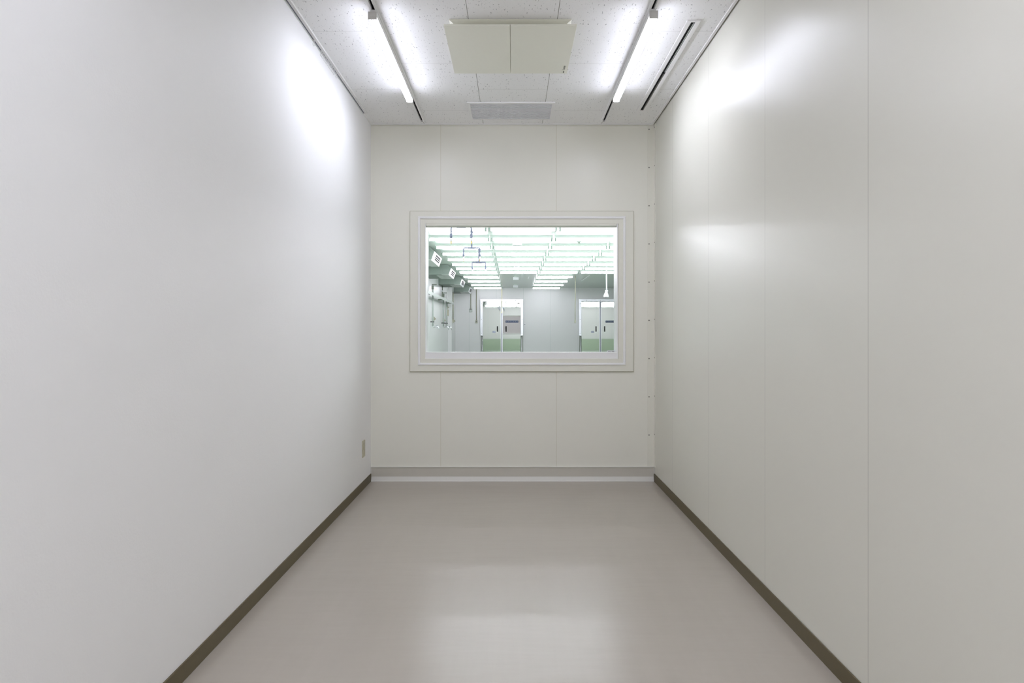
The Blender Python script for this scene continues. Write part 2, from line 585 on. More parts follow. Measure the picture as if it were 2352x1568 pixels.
sill_b.box(ox0 + 0.004, ox1 - 0.004, YB + 0.05, gy - 0.002, oz0 + 0.004, Z(809, YB) - 0.004)
obj('sill', sill_b, M['trimwhite'], win)
# paper label at the foot of the glass
st = thing('paper_label', 'small white paper label with grey writing in the lower right corner of the window glass', 'label',
           (X(1404, gy), gy, Z(808, gy)))
obj('sheet', MB().box(X(1394.5, gy), X(1413.5, gy), gy - 0.0012, gy - 0.0003, Z(809.5, gy), Z(804.7, gy)), M['paper'], st)
wr = MB()
for a, b in ((1397, 1398.6), (1399, 1400.2), (1400.6, 1402.2), (1404.8, 1406.2), (1406.5, 1408.2), (1408.5, 1410)):
    wr.box(X(a, gy), X(b, gy), gy - 0.0016, gy - 0.0012, Z(807.6, gy), Z(806.2, gy))
obj('writing', wr, M['screw'], st, 'grey illegible writing')

# ------------------------------------------------------------------ near room ceiling fittings
HC = H - EYE
# lighting tracks
LX = 0.683
proto_rail = None
for sx, nm in ((-1, 'left'), (1, 'right')):
    x0 = sx * LX
    r = thing('lighting_track', 'white ceiling track with a dark slot carrying the %s lamp' % nm, 'lighting track', (x0, 2.0, H), 'lighting tracks')
    zb = H - 0.020
    m = MB()
    m.box(x0 - 0.0165, x0 - 0.0075, -3.2, 5.41, zb, H, 0.001)
    m.box(x0 + 0.0075, x0 + 0.0165, -3.2, 5.41, zb, H, 0.001)
    m.box(x0 - 0.0075, x0 + 0.0075, 5.40, 5.41, zb, H)
    m.box(x0 - 0.0075, x0 + 0.0075, -3.2, -3.19, zb, H)
    obj('channel', m, M['trimwhite'], r)
    obj('slot_lining', MB().box(x0 - 0.0074, x0 + 0.0074, -3.19, 5.40, H - 0.005, H - 0.001), M['dark'], r, 'black inside of the slot')

# lamps
def make_lamp(x0, y0, y1, label):
    zb = EYE + 1.51
    zt = zb + 0.037
    t = thing('ceiling_lamp', label, 'lamp', (x0, (y0 + y1) / 2, zb), 'linear ceiling lamps')
    m = MB()
    hw = 0.0205
    zd = zb + 0.0115
    prof = [(x0 - hw, zd), (x0 - hw, zb + 0.007), (x0 - hw + 0.003, zb + 0.002), (x0 - hw + 0.008, zb), (x0 + hw - 0.008, zb), (x0 + hw - 0.003, zb + 0.002), (x0 + hw, zb + 0.007), (x0 + hw, zd)]
    m.prism(prof, y0 + 0.003, y1 - 0.003, 'Y')
    obj('diffuser', m, M['lamp'], t, 'glowing white diffuser')
    obj('base', MB().box(x0 - hw, x0 + hw, y0 + 0.003, y1 - 0.003, zd + 0.0003, zt, 0.001).box(x0 - 0.014, x0 + 0.014, y0 + 0.02, y1 - 0.02, zt + 0.0005, H - 0.0205, 0.001), M['white'], t)
    for ya, yb, yi in ((y0 - 0.004, y0 + 0.003, y0 - 0.004), (y1 - 0.003, y1 + 0.004, y1 + 0.004)):
        c = MB().box(x0 - hw - 0.0008, x0 + hw + 0.0008, ya, yb, zb, zt + 0.001, 0.0012)
        s = -1 if yi < (y0 + y1) / 2 else 1
        c.box(x0 - 0.0105, x0 + 0.0105, yi, yi + s * 0.0012, zb + 0.011, zt - 0.002, 0.0005)
        obj('end_cap', c, M['cap'], t, 'grey end cap')
    return t

make_lamp(-LX, 3.488, 4.755, 'glowing linear lamp hanging from the left ceiling track')
make_lamp(LX, 3.478, 4.745, 'glowing linear lamp hanging from the right ceiling track')
make_lamp(-LX, 0.25, 1.517, 'linear lamp on the left track straight above the camera')
make_lamp(LX, 0.25, 1.517, 'linear lamp on the right track straight above the camera')

for a, nm in ((-1.15, 'behind the camera'), (-2.55, 'at the far end behind the camera')):  # unseen lamp pairs added to lift and even the ambient light
    make_lamp(-LX, a, a + 1.267, 'linear fill lamp added on the left track ' + nm)
    make_lamp(LX, a, a + 1.267, 'linear fill lamp added on the right track ' + nm)

# ventilation unit with split suction panel
vx = X(1172, 3.63)
vz = EYE + 1.5415
v0, v1 = 3.635, 4.310
vh = 0.3375
vu = thing('ventilation_unit', 'square beige ventilation unit with a split panel in the middle of the ceiling', 'ventilation unit', (vx, (v0 + v1) / 2, H))
vc = (v0 + v1) / 2
def ring_solid(levels):
    m = MB()
    rings = []
    for hx, z in levels:
        rings.append([m.bm.verts.new((vx + sx * hx, vc + sy * hx, z)) for sx, sy in ((-1, -1), (1, -1), (1, 1), (-1, 1))])
    for a, b in zip(rings, rings[1:]):
        for k in range(4):
            m.bm.faces.new((a[k], a[(k + 1) % 4], b[(k + 1) % 4], b[k]))
    m.bm.faces.new(rings[0][::-1])
    m.bm.faces.new(rings[-1])
    return m
obj('ceiling_flange', ring_solid([(0.3135, H - 0.001), (0.3135, H - 0.004), (0.292, H - 0.0155), (0.289, H - 0.016)]), M['beigepanel'], vu)
obj('neck', ring_solid([(0.289, H - 0.0155), (0.289, H - 0.0275)]), M['beigepanel'], vu)
obj('rim', ring_solid([(0.291, H - 0.027), (0.302, H - 0.0275), (0.316, H - 0.031), (0.3275, H - 0.0365), (vh - 0.001, H - 0.0372), (vh, H - 0.0380), (vh, H - 0.0387)]), M['beigepanel'], vu)
for a, b in ((vx - vh, vx - 0.0014), (vx + 0.0014, vx + vh)):
    obj('panel', MB().box(a, b, v0, v1, vz, H - 0.0388, 0.0008), M['beigepanel'], vu)
# lettering near the right far corner, running towards the camera
fc = bpy.data.curves.new('logo_lettering', 'FONT')
fc.body = 'Lossnay'
fc.size = 0.0150
fc.extrude = 0.0002
fc.offset = 0.0002
fo = bpy.data.objects.new('logo_lettering_curve', fc)
COL.objects.link(fo)
lm = bpy.data.meshes.new_from_object(fo)
bpy.data.objects.remove(fo)
wx = max(v.co.x for v in lm.vertices)
k = 0.064 / wx
mat = Matrix(((0, -1, 0), (-1, 0, 0), (0, 0, -1))).to_4x4()
for v in lm.vertices:
    p = mat @ Vector((v.co.x * k, v.co.y * k, v.co.z))
    v.co = Vector((0.3067, 4.245, vz - 0.0003)) + p - Vector(ORIGIN[vu.name])
lm.materials.clear()
lm.materials.append(M['ink'])
lo = bpy.data.objects.new('logo_lettering', lm)
COL.objects.link(lo)
lo.parent = vu
lo['label'] = 'small dark logo lettering'
obj('indicator', MB().box(X(1293.3, 4.28), X(1295.6, 4.28), 4.268, 4.296, vz - 0.0006, vz), M['ink'], vu, 'small dark indicator window')

# square grille
gx0, gx1, g0, g1 = X(1072.5, 4.986), X(1275, 4.986), 4.986, 5.386
gr = thing('ceiling_grille', 'white framed ceiling grille with grey slats close to the window wall', 'grille', ((gx0 + gx1) / 2, (g0 + g1) / 2, H))
fw = 0.019
m = MB()
zf = H - 0.009
m.box(gx0, gx1, g0, g0 + fw, zf, H, 0.0015)
m.box(gx0, gx1, g1 - fw * 0.6, g1, zf, H, 0.0015)
m.box(gx0, gx0 + fw, g0 + fw, g1 - fw * 0.6, zf, H, 0.0015)
m.box(gx1 - fw, gx1, g0 + fw, g1 - fw * 0.6, zf, H, 0.0015)
obj('frame', m, M['trimwhite'], gr)
obj('backing', MB().box(gx0 + fw, gx1 - fw, g0 + fw, g1 - fw * 0.6, H - 0.0011, H - 0.0003), M['pipe'], gr, 'grey backing')
n = 17
y0g, y1g = g0 + fw, g1 - fw * 0.6
step = (y1g - y0g) / n
m = MB()
for i in range(n):
    ya = y0g + step * i + 0.006
    m.prism([(ya, H - 0.0012), (ya + 0.009, H - 0.0012), (ya + 0.009, H - 0.0072), (ya + 0.001, H - 0.0072), (ya, H - 0.0064)], gx0 + fw, gx1 - fw, 'X')
obj('slats', m, M['louver'], gr, 'grey slats')

# linear slot diffuser
sx0, sx1, s0, s1 = 0.892, 0.963, 3.668, 5.178
sl = thing('slot_diffuser', 'long white slot air diffuser with a narrow black slot beside the right lamp', 'air diffuser', ((sx0 + sx1) / 2, (s0 + s1) / 2, H))
q0, q1 = 0.9165, 0.9385
m = MB()
zf = H - 0.008
m.box(sx0, q0, s0, s1, zf, H, 0.002)
m.box(q1, sx1, s0, s1, zf, H, 0.002)
m.box(q0, q1, s0, s0 + 0.016, zf, H, 0.001)
m.box(q0, q1, s1 - 0.012, s1, zf, H, 0.001)
obj('frame', m, M['trimwhite'], sl)
obj('slot_lining', MB().box(q0, q1, s0 + 0.016, s1 - 0.012, H - 0.0015, H - 0.0004), M['dark'], sl, 'black slot')
obj('blade', MB().box(q1 - 0.0075, q1 - 0.004, s0 + 0.03, 4.405, H - 0.006, H - 0.002, 0.0005), M['alu'], sl, 'metal blade in the near half')
obj('blade', MB().box(q1 - 0.007, q1 - 0.001, 4.43, s1 - 0.02, H - 0.006, H - 0.002, 0.0005), M['screw'], sl, 'dark blade in the far half')
obj('divider', MB().box(q0, q1, 4.411, 4.423, H - 0.006, H - 0.0015), M['black'], sl)

# curtain track and hooks on the left
ct = thing('curtain_track', 'slim white curtain track with a dark slot along the top of the left wall', 'curtain track', (XL + 0.015, 2.0, H))
zb = H - 0.010
m = MB()
m.box(XL + 0.001, XL + 0.0055, -3.2, 5.23, zb, H, 0.0006)
m.box(XL + 0.0145, XL + 0.0275, -3.2, 5.23, zb, H, 0.0008)
m.box(XL + 0.0275, XL + 0.0300, -3.2, 5.23, zb - 0.001, H, 0.0004)
m.box(XL + 0.0055, XL + 0.0145, 5.222, 5.23, zb, H)
obj('channel', m, M['white'], ct)
obj('slot_lining', MB().box(XL + 0.0055, XL + 0.0145, -3.2, 5.222, H - 0.003, H - 0.0005), M['bluegrey'], ct, 'dark slot')
hx = XL + 0.010
def make_hook(y):
    t = thing('curtain_hook', '', 'curtain hook', (hx, y, H - 0.006), 'curtain hooks on the left track')
    obj('runner', MB().box(hx - 0.004, hx + 0.004, y - 0.005, y + 0.005, H - 0.0135, H - 0.004, 0.001), M['white'], t)
    pts = [(hx, y, H - 0.012), (hx, y, H - 0.016)]
    for a in range(0, 330, 30):
        an = math.radians(a)
        pts.append((hx + 0.0055 * math.sin(an), y + 0.002 * math.sin(an), H - 0.0275 + 0.011 * math.cos(an)))
    obj('ring', MB().tube(pts, 0.0013, 6), M['white'], t)
    return t
hy = [3.91, 4.061, 4.093, 4.132, 4.169, 4.208, 4.243, 4.278, 4.313, 4.349, 4.41]
h0 = make_hook(hy[0])
h0['label'] = 'white curtain hook hanging alone, nearest the camera of all the hooks'
for i, y in enumerate(hy[1:]):
    lab = 'white curtain hook at the far end, set apart from the bunched row' if i == 9 else \
        'white curtain hook, %s from the near end of the bunched row' % ORD[i]
    dup(h0, (hx, y, H - 0.006), lab)

# wall outlet
oy0, oy1 = 5.205, 5.285
oz_a, oz_b = Z(1049, 5.245), Z(1011, 5.245)
wo = thing('wall_outlet', 'beige power outlet low on the white left wall', 'outlet', (XL, (oy0 + oy1) / 2, oz_a))
obj('cover_plate', MB().box(XL, XL + 0.007, oy0, oy1, oz_a, oz_b, 0.002), M['beigedark'], wo)
obj('socket', MB().box(XL + 0.007, XL + 0.009, oy0 + 0.022, oy1 - 0.022, oz_a + 0.02, oz_b - 0.02, 0.0008), M['beigebox'], wo)

# ------------------------------------------------------------------ room behind the window
D = 23.7
FX0, FX1, FY0, FH = -1.90, 6.6, YW, EYE + 1.39
struct('floor.001', MB().box(FX0 - 0.1, FX1 + 0.1, YB + WT, D + 0.1, -0.1, 0), M['ffloor'], 'green floor of the bright room behind the window', 'floor')
struct('ceiling.001', MB().box(FX0 - 0.1, FX1 + 0.1, FY0 - 0.05, D + 0.1, FH, FH + 0.05), M['fceil'], 'pale green glossy ceiling of the bright room', 'ceiling')
struct('wall_left.001', MB().box(FX0 - 0.1, FX0, FY0 - 0.05, D, 0, FH), M['fwally'], 'pale left wall of the bright room', 'wall')
struct('wall_right.001', MB().box(FX1, FX1 + 0.1, FY0 - 0.05, D, 0, FH), M['fwally'], 'pale right wall of the bright room', 'wall')
struct('wall_back.001', MB().box(FX0 - 0.1, FX1 + 0.1, D, D + 0.1, 0, FH), M['fwall'], 'pale far wall of the bright room with two steel doors', 'wall')
wn = MB()
ya, yb = YB + WT, FY0
wn.box(FX0 - 0.1, ox0, ya, yb, 0, FH)
wn.box(ox1, FX1 + 0.1, ya, yb, 0, FH)
wn.box(ox0, ox1, ya, yb, 0, oz0)
wn.box(ox0, ox1, ya, yb, oz1, FH)
struct('wall_front.001', wn, M['fdado'], 'pale wall with a green lower band on the far side of the window', 'wall')
colm = MB().box(FX0, -1.793, 21.0, 21.7, 0, FH, 0.004)
struct('column_1', colm, M['fwally'], 'pale square pilaster on the left wall of the bright room', 'column')

# fluorescent battens
TZ = EYE + 1.33
def make_batten(cx, y):
    t = thing('batten_lamp', '', 'lamp', (cx, y, FH), 'ceiling battens in the bright room')
    obj('housing', MB().box(cx - 0.452, cx + 0.452, y - 0.026, y + 0.026, TZ + 0.020, FH, 0.003), M['housing'], t)
    rad = 0.0215
    L = 0.425
    obj('tube', MB().tube([(cx - L, y, TZ), (cx - L + 0.006, y, TZ), (cx + L - 0.006, y, TZ), (cx + L, y, TZ)], [rad * 0.7, rad, rad, rad * 0.7], 12), M['tube'], t, 'glowing white tube')
    for s in (-1, 1):
        obj('socket', MB().box(cx + s * (L + 0.001), cx + s * (L + 0.024), y - 0.019, y + 0.019, TZ - 0.026, TZ + 0.021, 0.003), M['socket'], t)
    return t

XC = [-0.250, 0.45, 1.15]                      # column boundaries / 1.33
pitch = 0.93
cols = [-0.333 - pitch / 2 + 0.0, -0.333 + pitch / 2, 0.598 + pitch / 2, 1.530 + pitch / 2]
cname = ['leftmost column', 'second column from the left', 'third column from the left', 'rightmost column']
rows = [9.48, 10.53, 11.53, 12.55, 13.54, 14.53, 15.54, 16.54]
rows_far = [17.9, 19.56, 21.16, 22.7]
hidden = [7.48, 8.50]
first = None
def put(cx, y, lab):
    global first
    if first is None:
        first = make_batten(cx, y)
        first['label'] = lab
    else:
        dup(first, (cx, y, FH), lab)
for ci, cx in enumerate(cols):
    for ri, y in enumerate(rows):
        put(cx, y, 'glowing ceiling batten, %s, %s row counted down from the window head' % (cname[ci], ORD[ri]))
    if ci in (0, 2):
        for ri, y in enumerate(rows_far):
            put(cx, y, 'glowing ceiling batten, %s, %s row counted down from the window head' % (cname[ci], ORD[ri + 8]))

# two rows close above the window head (seen only in the steel doors), running the full width of the room
for ri, y in enumerate(hidden):
    for k in range(8):
        put(-1.20 + pitch * k, y, 'ceiling batten in the %s row out from the window wall, %s from the left wall' % (ORD[ri], ORD[k]))

# columns further right, outside the view through the window but mirrored in the right steel door
for k in range(4):
    for ri, y in enumerate(rows[:4]):
        put(cols[3] + pitch * (k + 1), y, 'ceiling batten beyond the right window edge, %s column from the left, %s row' % (ORD[k + 4], ORD[ri]))

# fan coil units on the left
def make_unit(y, Lu=1.22):
    t = thing('fan_coil_unit', '', 'air conditioner', (FX0, y, FH), 'fan coil units along the left wall')
    zb = EYE + 1.162
    obj('body', MB().box(FX0, -1.50, y, y + Lu, zb + 0.006, FH, 0.006), M['acbody'], t)
    xt, zt, xb = -1.30, EYE + 1.308, -1.3526
    obj('drain_pan', MB().box(-1.50, xb - 0.002, y, y + Lu, zb, zb + 0.008, 0.002).box(-1.62, -1.50, y + 0.12, y + Lu - 0.1, zb - 0.004, zb + 0.006, 0.002), M['pipe'], t)
    obj('outlet_casing', MB().prism([(-1.50, zb + 0.008), (xb - 0.004, zb + 0.008), (xt - 0.004, zt), (-1.375, FH - 0.004), (-1.50, FH - 0.004)], y, y + Lu, 'Y'), M['acbody'], t)
    # white slanted face with dark slots
    nx, nz = (zt - zb), -(xt - xb)
    ln = math.hypot(nx, nz)
    nx, nz = nx / ln * 0.006, nz / ln * 0.006
    def fp(f):
        return (xb + (xt - xb) * f, zb + (zt - zb) * f)
    a, b = fp(0), fp(1)
    obj('outlet_panel', MB().prism([(a[0] - 0.004, a[1]), (b[0] - 0.004, b[1]), (b[0] + nx - 0.004, b[1] + nz), (a[0] + nx - 0.004, a[1] + nz)], y, y + Lu, 'Y'), M['acwhite'], t)
    m = MB()
    for f0, f1 in ((0.28, 0.40), (0.48, 0.60), (0.68, 0.84)):
        p, q = fp(f0), fp(f1)
        m.prism([(p[0] - 0.001, p[1]), (q[0] - 0.001, q[1]), (q[0] + nx * 1.25, q[1] + nz * 1.25), (p[0] + nx * 1.25, p[1] + nz * 1.25)], y + Lu * 0.27, y + Lu * 0.84, 'Y')
    obj('louver', m, M['black'], t, 'dark outlet slots')
    return t
uy = [11.9, 15.1, 18.3, 21.75]
u0 = make_unit(uy[0])
ul = ['grey green fan coil unit with white slotted face, nearest to the window',
      'grey green fan coil unit with white slotted face, second from the window',
      'grey green fan coil unit with white slotted face, third from the window',
      'grey green fan coil unit with white slotted face, farthest and smallest in view']
u0['label'] = ul[0]
for y, l in zip(uy[1:], ul[1:]):
    dup(u0, (FX0, y, FH), l)

# suspended pipe trees with two nozzles each
def make_tree(d, sp=0.229, hz=1.165):
    xc = -0.583
    t = thing('nozzle_pipe', '', 'pipe', (xc, d, FH), 'hanging twin nozzle pipes')
    zc = EYE + hz
    r = 0.0105
    obj('stem', MB().tube([(xc, d, FH), (xc, d, zc)], r, 10).tube([(xc, d, FH), (xc, d, FH - 0.012)], 0.022, 12).tube([(xc, d, zc + 0.03), (xc, d, zc - 0.004)], r * 1.35, 10), M['bluegrey'], t)
    h = sp / 2
    pts = [(xc - h, d, zc - 0.05), (xc - h, d, zc - 0.018), (xc - h + 0.006, d, zc - 0.004), (xc - h + 0.018, d, zc), (xc + h - 0.018, d, zc), (xc + h - 0.006, d, zc - 0.004), (xc + h, d, zc - 0.018), (xc + h, d, zc - 0.05)]
    obj('crossbar', MB().tube(pts, r, 10).tube([(xc - 0.05, d, zc), (xc + 0.05, d, zc)], r * 1.3, 10), M['bluegrey'], t)
    for s in (-1, 1):
        x = xc + s * h
        o = obj('valve', MB().tube([(x, d, zc - 0.05), (x, d, zc - 0.075), (x, d, zc - 0.082), (x, d, zc - 0.118), (x, d, zc - 0.122)], [r * 0.8, r * 0.8, r * 1.45, r * 1.45, r * 0.8], 10), M['bluegrey'], t)
        obj('coupling', MB().tube([(x, d, zc - 0.122), (x, d, zc - 0.128), (x, d, zc - 0.14), (x, d, zc - 0.15), (x, d, zc - 0.165)], [r * 0.8, r * 1.2, r * 0.75, r * 1.1, r * 0.7], 10), M['chrome'], t, 'bright coupling')
        obj('nozzle', MB().tube([(x, d, zc - 0.165), (x, d, zc - 0.178), (x, d, zc - 0.195)], [r * 0.85, r * 0.6, r * 0.25], 8), M['brass'], t, 'brass coloured tip')
    return t
t0 = make_tree(8.1)
t0['label'] = 'blue grey hanging pipe with two brass tipped nozzles, largest, cut off by the window head'
dup(t0, (-0.583, 10.15, FH), 'blue grey hanging T pipe with two nozzles, middle one of the three')
dup(t0, (-0.583, 12.3, FH), 'blue grey hanging T pipe with two nozzles, smallest and farthest of the three')

# double doors on the far wall
def glyphs(m, x0, x1, z0, z1, y, n, seed):
    """small white strokes standing for illegible characters."""
    rnd = random.Random(seed)
    wd = (x1 - x0) / n
    for i in range(n):
        a, b = x0 + wd * (i + 0.2), x0 + wd * (i + 0.82)
        th = wd * 0.11
        for f in (0.12, 0.5, 0.88):
            if rnd.random() < 0.85:
                zc = z0 + (z1 - z0) * f
                m.box(a, b, y - 0.0014, y, zc - th / 2, zc + th / 2)
        for f in (0.1, 0.5, 0.9):
            if rnd.random() < 0.7:
                xx = a + (b - a) * f
                m.box(xx - th / 2, xx + th / 2, y - 0.0014, y, z0 + (z1 - z0) * 0.08, z1 - (z1 - z0) * 0.08)

def make_door(name, pxc, sign, nglyph, label, plate):
    cx = X(pxc, D)
    t = thing(name, label, 'door', (cx, D, 0), kind='structure')
    def U(px):                              # px offset on the far wall to metres
        return px * D / F
    ho, hi = U(49.0), U(43.5)
    zt, zl = Z(687, D), Z(692.3, D)
    yf = D - 0.07
    obj('frame', MB().prism([(cx - ho, zt), (cx + ho, zt), (cx + hi, zl), (cx - hi, zl)], yf, D, 'Y')
        .prism([(cx - ho, zt), (cx - hi, zl), (cx - hi, 0.975), (cx - ho, 0.99)], yf, D, 'Y')
        .prism([(cx + ho, zt), (cx + hi, zl), (cx + hi, 0.975), (cx + ho, 0.99)], yf, D, 'Y'), M['steelbright'], t)
    obj('jamb', MB().box(cx - ho + 0.02, cx - hi, D - 0.03, D, 0, 0.985).box(cx + hi, cx + ho - 0.02, D - 0.03, D, 0, 0.985), M['darkpipe'], t, 'dark lower jamb')
    for s in (-1, 1):
        obj('guard_post', MB().tube([(cx + s * (hi + 0.022), D - 0.05, 0), (cx + s * (hi + 0.022), D - 0.05, 0.96)], 0.018, 12), M['alu'], t)
    m = MB()
    for px in (-32, 0, 32):
        m.tube([(cx + U(px), yf + 0.001, zt - 0.035), (cx + U(px), yf - 0.004, zt - 0.035)], [0.011, 0.008], 8)
    for s in (-1, 1):
        for zz in (2.03, 1.52, 1.06):
            m.tube([(cx + s * (ho - 0.035), yf + 0.001, zz), (cx + s * (ho - 0.035), yf - 0.004, zz)], [0.011, 0.008], 8)
    obj('bolts', m, M['screw'], t)
    yl = D - 0.045
    obj('centre_seal', MB().box(cx - 0.012, cx + 0.012, yl + 0.01, D - 0.002, 0, zl), M['bluegrey'], t, 'dark seal between the leaves')
    for s in (-1, 1):
        a, b = cx + s * 0.010, cx + s * (hi - 0.004)
        lf = obj('leaf', MB().box(a, b, yl, D - 0.002, 0.005, zl - 0.006, 0.003), M['steel'], t)
        obj('edge_strip', MB().box(cx + s * 0.010, cx + s * 0.034, yl - 0.006, yl, 0.005, zl - 0.006, 0.002), M['steelbright'], lf)
        hxx = cx + s * U(9.9)
        obj('handle', MB().box(hxx - 0.018, hxx + 0.018, yl - 0.005, yl, Z(761.5, D), Z(749, D), 0.002), M['black'], lf, 'black recessed pull')
        if s > 0:
            a, b = cx + U(sign[0]), cx + U(sign[1])
            za, zb = Z(740.8, D), Z(736, D)
            obj('sign_plate', MB().box(a, b, yl - 0.004, yl, za, zb, 0.001), M['navy'], lf, 'blue name plate')
            g = MB()
            glyphs(g, a + 0.01, b - 0.01, za + 0.014, zb - 0.014, yl - 0.004, nglyph, nglyph)
            obj('sign_lettering', g, M['signwhite'], lf, 'white illegible characters')
            if plate:
                obj('maker_plate', MB().box(cx + U(35.3), cx + U(41.5), yl - 0.003, yl, Z(698.3, D), Z(695, D)), M['screw'], lf, 'small grey plate')
        else:
            c = cx - U(17.8)
            obj('notice', MB().box(c - U(3.4), c + U(3.4), yl - 0.003, yl, Z(764, D), Z(760, D)), M['bluepaper'], lf, 'pale blue sticker')
    return t
make_door('door_1', 1152.5, (8.7, 37.8), 7, 'stainless steel double door with blue sign, in the middle of the far room', True)
make_door('door_2', 1378.5, (12.0, 33.0), 5, 'stainless steel double door with shorter blue sign, partly hidden by the window frame at right', False)

# far wall fittings
def box_thing(name, label, cat, px, py, wpx, hpx, mat, depth=0.04, cond=None, dark=None, group=None):
    cx, cz = X(px, D), Z(py, D)
    hw_, hh = wpx * D / F / 2, hpx * D / F / 2
    t = thing(name, label, cat, (cx, D, cz), group)
    obj('box', MB().box(cx - hw_, cx + hw_, D - depth, D, cz - hh, cz + hh, 0.008), mat, t)
    if dark:
        obj('face', MB().box(cx - hw_ * 0.6, cx + hw_ * 0.6, D - depth - 0.006, D - depth, cz + hh * dark[0], cz + hh * dark[1], 0.002), M['screw'], t, 'dark display')
    if cond:
        obj('conduit', MB().tube([(cx, D - 0.02, cz + hh), (cx, D - 0.02, Z(cond, D))], 0.014, 8), M['conduit'], t)
    return t
box_thing('thermostat', 'grey wall controller with a dark display under a conduit, left of the first door', 'controller', 1081.5, 712.5, 7, 7.5, M['pipe'], 0.05, 664, (0.3, 0.8))
box_thing('power_outlet', 'tan outlet box at the end of a conduit beside the left steel door', 'outlet', 1094.5, 738.5, 4.6, 7, M['conduit'], 0.05, 664, (-0.3, 0.3))
box_thing('wall_switch', 'small white switch right of the left steel door', 'switch', 1205.3, 745.3, 4.2, 4.6, M['acwhite'], 0.03, None, (-0.15, 0.3))
plugs = [(1149.6, 680.2, 'white wall plug above the left steel door, left of the yellow cord'),
         (1155.2, 680.2, 'white wall plug above the left steel door, right of the yellow cord'),
         (1247.8, 680.4, 'upper white wall plug of the left pair between the doors'),
         (1247.8, 689.2, 'lower white wall plug of the left pair between the doors'),
         (1283.3, 680.2, 'upper faint wall plug of the right pair between the doors'),
         (1283.0, 688.8, 'lower faint wall plug of the right pair between the doors')]
for px, py, l in plugs:
    x, z = X(px, D), Z(py, D)
    tag(obj('wall_plug', MB().tube([(x, D, z), (x, D - 0.008, z)], [0.015, 0.012], 10), M['acwhite'], origin=(x, D, z)), l, 'plug', 'white wall plugs')

# hanging things
x, d = X(1152.6, 22.9), 22.95
yc = thing('pull_cord', 'thin yellow cord hanging in front of the left steel door', 'cord', (x, d, FH))
obj('cord', MB().tube([(x, d, FH), (x + 0.004, d, 2.0), (x, d, Z(716, d))], 0.0065, 6), M['yellow'], yc)
obj('knob', MB().tube([(x, d, Z(715, d)), (x, d, Z(717, d)), (x, d, Z(719, d))], [0.006, 0.014, 0.008], 8), M['yellow'], yc)
d = 18.3
x = X(1321.3, d)
dc = thing('drop_outlet', 'tan outlet box hanging on a long cord left of the right steel door', 'outlet', (x, d, FH))
obj('cord', MB().tube([(x + 0.004, d, FH), (x, d, 2.2), (x + 0.006, d, 2.0), (x - 0.004, d, 1.8), (x - 0.004, d, Z(734, d))], 0.012, 8), M['conduit'], dc)
obj('socket_box', MB().box(x - 0.026, x + 0.018, d - 0.02, d + 0.02, Z(741.5, d), Z(734.5, d), 0.008), M['conduit'], dc)
d = 15.02
x = X(1393.3, d)
hb = thing('hanging_hose', 'white hanging hose ending in a white wrapped bag near the right window edge', 'hose', (x, d, FH))
obj('ceiling_plate', MB().tube([(x, d, FH), (x, d, FH - 0.015)], [0.05, 0.04], 16), M['acwhite'], hb)
obj('hose', MB().tube([(x, d, FH), (x - 0.003, d, 2.3), (x, d, Z(667, d))], [0.011, 0.014, 0.016], 10), M['acwhite'], hb)
bagm = MB()
rnd = random.Random(4)
levels = [(665.5, 0.018), (668, 0.03), (671, 0.027), (675, 0.042), (679, 0.05), (681.5, 0.055)]
rings = []
for py, r in levels:
    rings.append([bagm.bm.verts.new((x - 0.012 * (py - 665) / 16 + r * (1 + rnd.uniform(-.18, .18)) * math.cos(a * math.pi / 6), d + r * math.sin(a * math.pi / 6), Z(py + rnd.uniform(-.6, .9), d))) for a in range(12)])
for a, b in zip(rings, rings[1:]):
    for k in range(12):
        bagm.bm.faces.new((a[k], a[(k + 1) % 12], b[(k + 1) % 12], b[k]))
bagm.bm.faces.new(rings[0]); bagm.bm.faces.new(rings[-1][::-1])
obj('bag', bagm, M['bag'], hb, 'white plastic wrap')

# ceiling devices
def ceil_box(name, label, cat, px, py, wpx, hpx, group):
    d = F * 1.33 / (VY - py)
    x = X(px, d)
    hw_, hh = wpx * d / F / 2, hpx * d / F / 2
    t = thing(name, label, cat, (x, d, FH), group)
    obj('case', MB().box(x - hw_, x + hw_, d - 0.02, d + 0.06, EYE + 1.33 - hh, EYE + 1.33 + hh, 0.008), M['acwhite'], t)
    obj('mount', MB().box(x - hw_ * 0.7, x + hw_ * 0.7, d, d + 0.04, EYE + 1.33 + hh, FH), M['housing'], t)
    return t
ceil_box('emergency_light', 'white box light on the ceiling, largest and nearest of the row down the middle', 'emergency light', 1188, 558.5, 21, 9, 'white box lights')
ceil_box('emergency_light', 'white box light on the ceiling over the gap, nearer of the two small ones', 'emergency light', 1185, 639.3, 13, 6.6, 'white box lights')
ceil_box('emergency_light', 'white box light on the ceiling over the left steel door, farthest one', 'emergency light', 1184.3, 657.4, 11, 5.6, 'white box lights')
def disc(name, label, cat, px, py, group, r=0.055):
    d = F * 1.36 / (VY - py)
    x = X(px, d)
    t = thing(name, label, cat, (x, d, FH), group)
    obj('dish', MB().tube([(x, d, FH), (x, d, FH - 0.012), (x, d, FH - 0.036)], [r, r, r * 0.45], 14), M['pipe'], t)
    obj('head', MB().tube([(x, d, FH - 0.036), (x, d, FH - 0.05)], [r * 0.25, r * 0.2], 8), M['darkpipe'], t)
disc('sprinkler', 'round ceiling sprinkler, nearest, between the second and third lamp rows', 'sprinkler', 1330, 555.5, 'ceiling sprinklers')
disc('sprinkler', 'round ceiling sprinkler among the far lamps, the nearer of two', 'sprinkler', 1264.8, 638, 'ceiling sprinklers')
disc('sprinkler', 'round ceiling sprinkler among the far lamps, the farther of two', 'sprinkler', 1251.3, 656.3, 'ceiling sprinklers')
d = F * 1.36 / (VY - 613)
